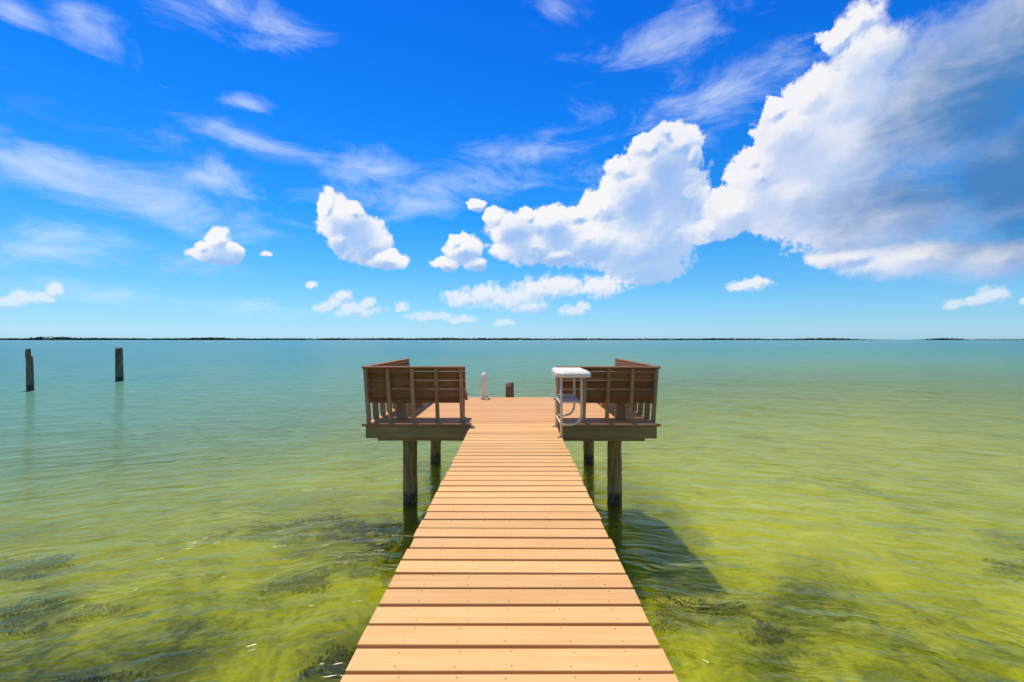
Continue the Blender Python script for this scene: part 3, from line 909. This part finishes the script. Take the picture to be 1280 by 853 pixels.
mp = empty('mooring_post', (-0.125, 10.24, 0), 'short dark timber mooring post rising just behind the platform', 'post')
pm = piling_mesh('piling', 0.105, 0.092, -2.4, DECK + 0.30, top_cut=lambda a: 0.012 * math.cos(a))
pm.materials.append(M['old_pile'])
link(bpy.data.objects.new('piling', pm), mp)
tube('cleat', [(-0.03, -0.098, DECK + 0.255), (0.0, -0.118, DECK + 0.265), (0.035, -0.098, DECK + 0.255)], 0.011, 'metal', mp, 8)

# ================================================================= old pilings out in the water
def old_piling(loc, r, htop, label, notch, lean):
    e = empty('old_piling', loc, label, 'piling', 'weathered pilings standing in open water')
    pm = piling_mesh('shaft', r * 1.06, r * 0.90, -3.0, htop, seg=20, rows=30, rough=0.02, lean=lean, top_cut=lambda a: 0.05 * math.sin(a * 2 + 1))
    pm.materials.append(M['old_pile'])
    link(bpy.data.objects.new('shaft', pm), e)
    if notch:
        nm = piling_mesh('broken_top', r * 0.74, r * 0.70, htop - 0.05, htop + 0.37, seg=14, rows=8, rough=0.02, top_cut=lambda a: 0.03 * math.cos(a))
        nm.materials.append(M['old_pile'])
        no = bpy.data.objects.new('broken_top', nm); no.location = (lean[0] - 0.075, lean[1], 0)
        link(no, e)
    else:
        box('split_face', (0.05, 0.02, 1.1), (0.06 + lean[0], -r * 0.93, htop - 0.62), 'dark', e, (0, R(4), 0))
    return e
old_piling((-24.47, 22.85, 0), 0.15, 1.72, 'old grey piling in open water with a narrower broken top', True, (-0.10, 0))
old_piling((-24.7, 28.3, 0), 0.205, 2.06, 'old grey piling in open water with a dark split down its face', False, (-0.09, 0))

# ================================================================= far mangrove shore
m, N, o = mat('mangrove_foliage')
tcn = N.n('ShaderNodeNewGeometry')
a_ = N.noise(tcn.outputs['Position'], 0.12, 4, 0.6)
principled(N, o, N.mix(N.rng(a_, 0.35, 0.65), (0.018, 0.040, 0.016), (0.055, 0.095, 0.035)), 0.85, 0.1)
M['mangrove'] = m
def treeline(name, x0, x1, yd, hfun, label, dens=5.0, seed=1):
    """a shore of mangroves that reads as one mass: thousands of small leaf clumps heaped to an uneven top"""
    rg = np.random.default_rng(seed)
    ico = [(0, 0, 1), (0.9, 0, 0.1), (-0.45, 0.78, 0.1), (-0.45, -0.78, 0.1), (0.3, 0.2, -0.9)]
    tri = np.array([[0, 1, 2], [0, 2, 3], [0, 3, 1], [4, 2, 1], [4, 3, 2], [4, 1, 3]])
    ico = np.array(ico)
    n = int((x1 - x0) / dens * 16)
    x = x0 + (x1 - x0) * rg.random(n)
    H = hfun(x)
    y = yd + rg.random(n) * 40 + 8 * fbm(x * 0.02, x * 0 + 3, 5)
    t = rg.random(n) ** 1.0
    z = H * t
    s = (1.3 + 1.9 * rg.random(n)) * np.clip(H / 7, 0.35, 1.4)
    ang = rg.random(n) * 6.283
    ca, sa = np.cos(ang), np.sin(ang)
    base_ = ico[None] * (0.75 + 0.5 * rg.random((n, 5, 1)))
    vx = base_[..., 0] * ca[:, None] - base_[..., 1] * sa[:, None]
    vy = base_[..., 0] * sa[:, None] + base_[..., 1] * ca[:, None]
    V = np.stack([x[:, None] + vx * s[:, None] * 1.4, y[:, None] + vy * s[:, None], np.maximum(z[:, None] + base_[..., 2] * s[:, None] * 0.75, -0.3)], -1).reshape(-1, 3)
    Fc = (tri[None] + np.arange(n)[:, None, None] * 5).reshape(-1, 3)
    me = np_mesh(name, V, Fc, False)
    me.materials.append(M['mangrove'])
    return tag(link(bpy.data.objects.new(name, me)), label, 'trees', kind='stuff')
D_ = 1500.0
X_at = lambda px: (px - 644) / F * D_
def h_left(x):
    pxx = x / D_ * F + 644
    h = 4.6 + 3.4 * fbm(x * 0.010, x * 0 + 1.5, 21, 4) - 1.5 * np.clip((pxx - 500) / 700, 0, 1)
    h = h + 5.0 * np.exp(-((pxx - 44) / 16) ** 2) + 2.6 * np.exp(-((pxx - 66) / 8) ** 2) + 1.2 * np.exp(-((pxx - 260) / 25) ** 2) + 1.2 * np.exp(-((pxx - 560) / 18) ** 2)
    return np.clip(h * np.clip((1115 - pxx) / 60, 0.12, 1), 0.4, 20)
treeline('mangrove_shore', X_at(-260), X_at(1115), D_, h_left, 'long low dark green mangrove shore along the horizon', 5.0, 3)
def h_isl(x):
    pxx = x / D_ * F + 644
    return np.clip(6.2 * np.clip(1 - ((pxx - 1208) / 36) ** 2, 0.05, 1), 0.5, 9)
treeline('mangrove_islet', X_at(1172), X_at(1244), D_ + 60, h_isl, 'small separate mangrove islet on the horizon past the end of the long shore', 5.0, 5)
treeline('mangrove_islet', X_at(1262), X_at(1340), D_ + 100, lambda x: 3.0 + 0 * x, 'lowest mangrove islet on the horizon beyond the small separate one', 5.0, 6)
# pale house roof among the tallest trees of the shore
hs = empty('shore_house', (X_at(50), D_ + 14, 0), 'pale roofed house among the tallest trees on the far shore', 'house')
box('wall', (24, 12, 7.0), (0, 0, 3.5), 'shelf', hs, bev=0.1)
def roof_mesh():
    bm = bmesh.new()
    v = [bm.verts.new(p) for p in ((-14, -8, 7), (14, -8, 7), (14, 8, 7), (-14, 8, 7), (-7, 0, 11), (7, 0, 11))]
    for f in ((0, 1, 5, 4), (1, 2, 5), (2, 3, 4, 5), (3, 0, 4), (3, 2, 1, 0)):
        bm.faces.new([v[i] for i in f])
    me = bpy.data.meshes.new('roof'); bm.to_mesh(me); bm.free(); me.materials.append(M['shelf'])
    return me
link(bpy.data.objects.new('roof', roof_mesh()), hs)
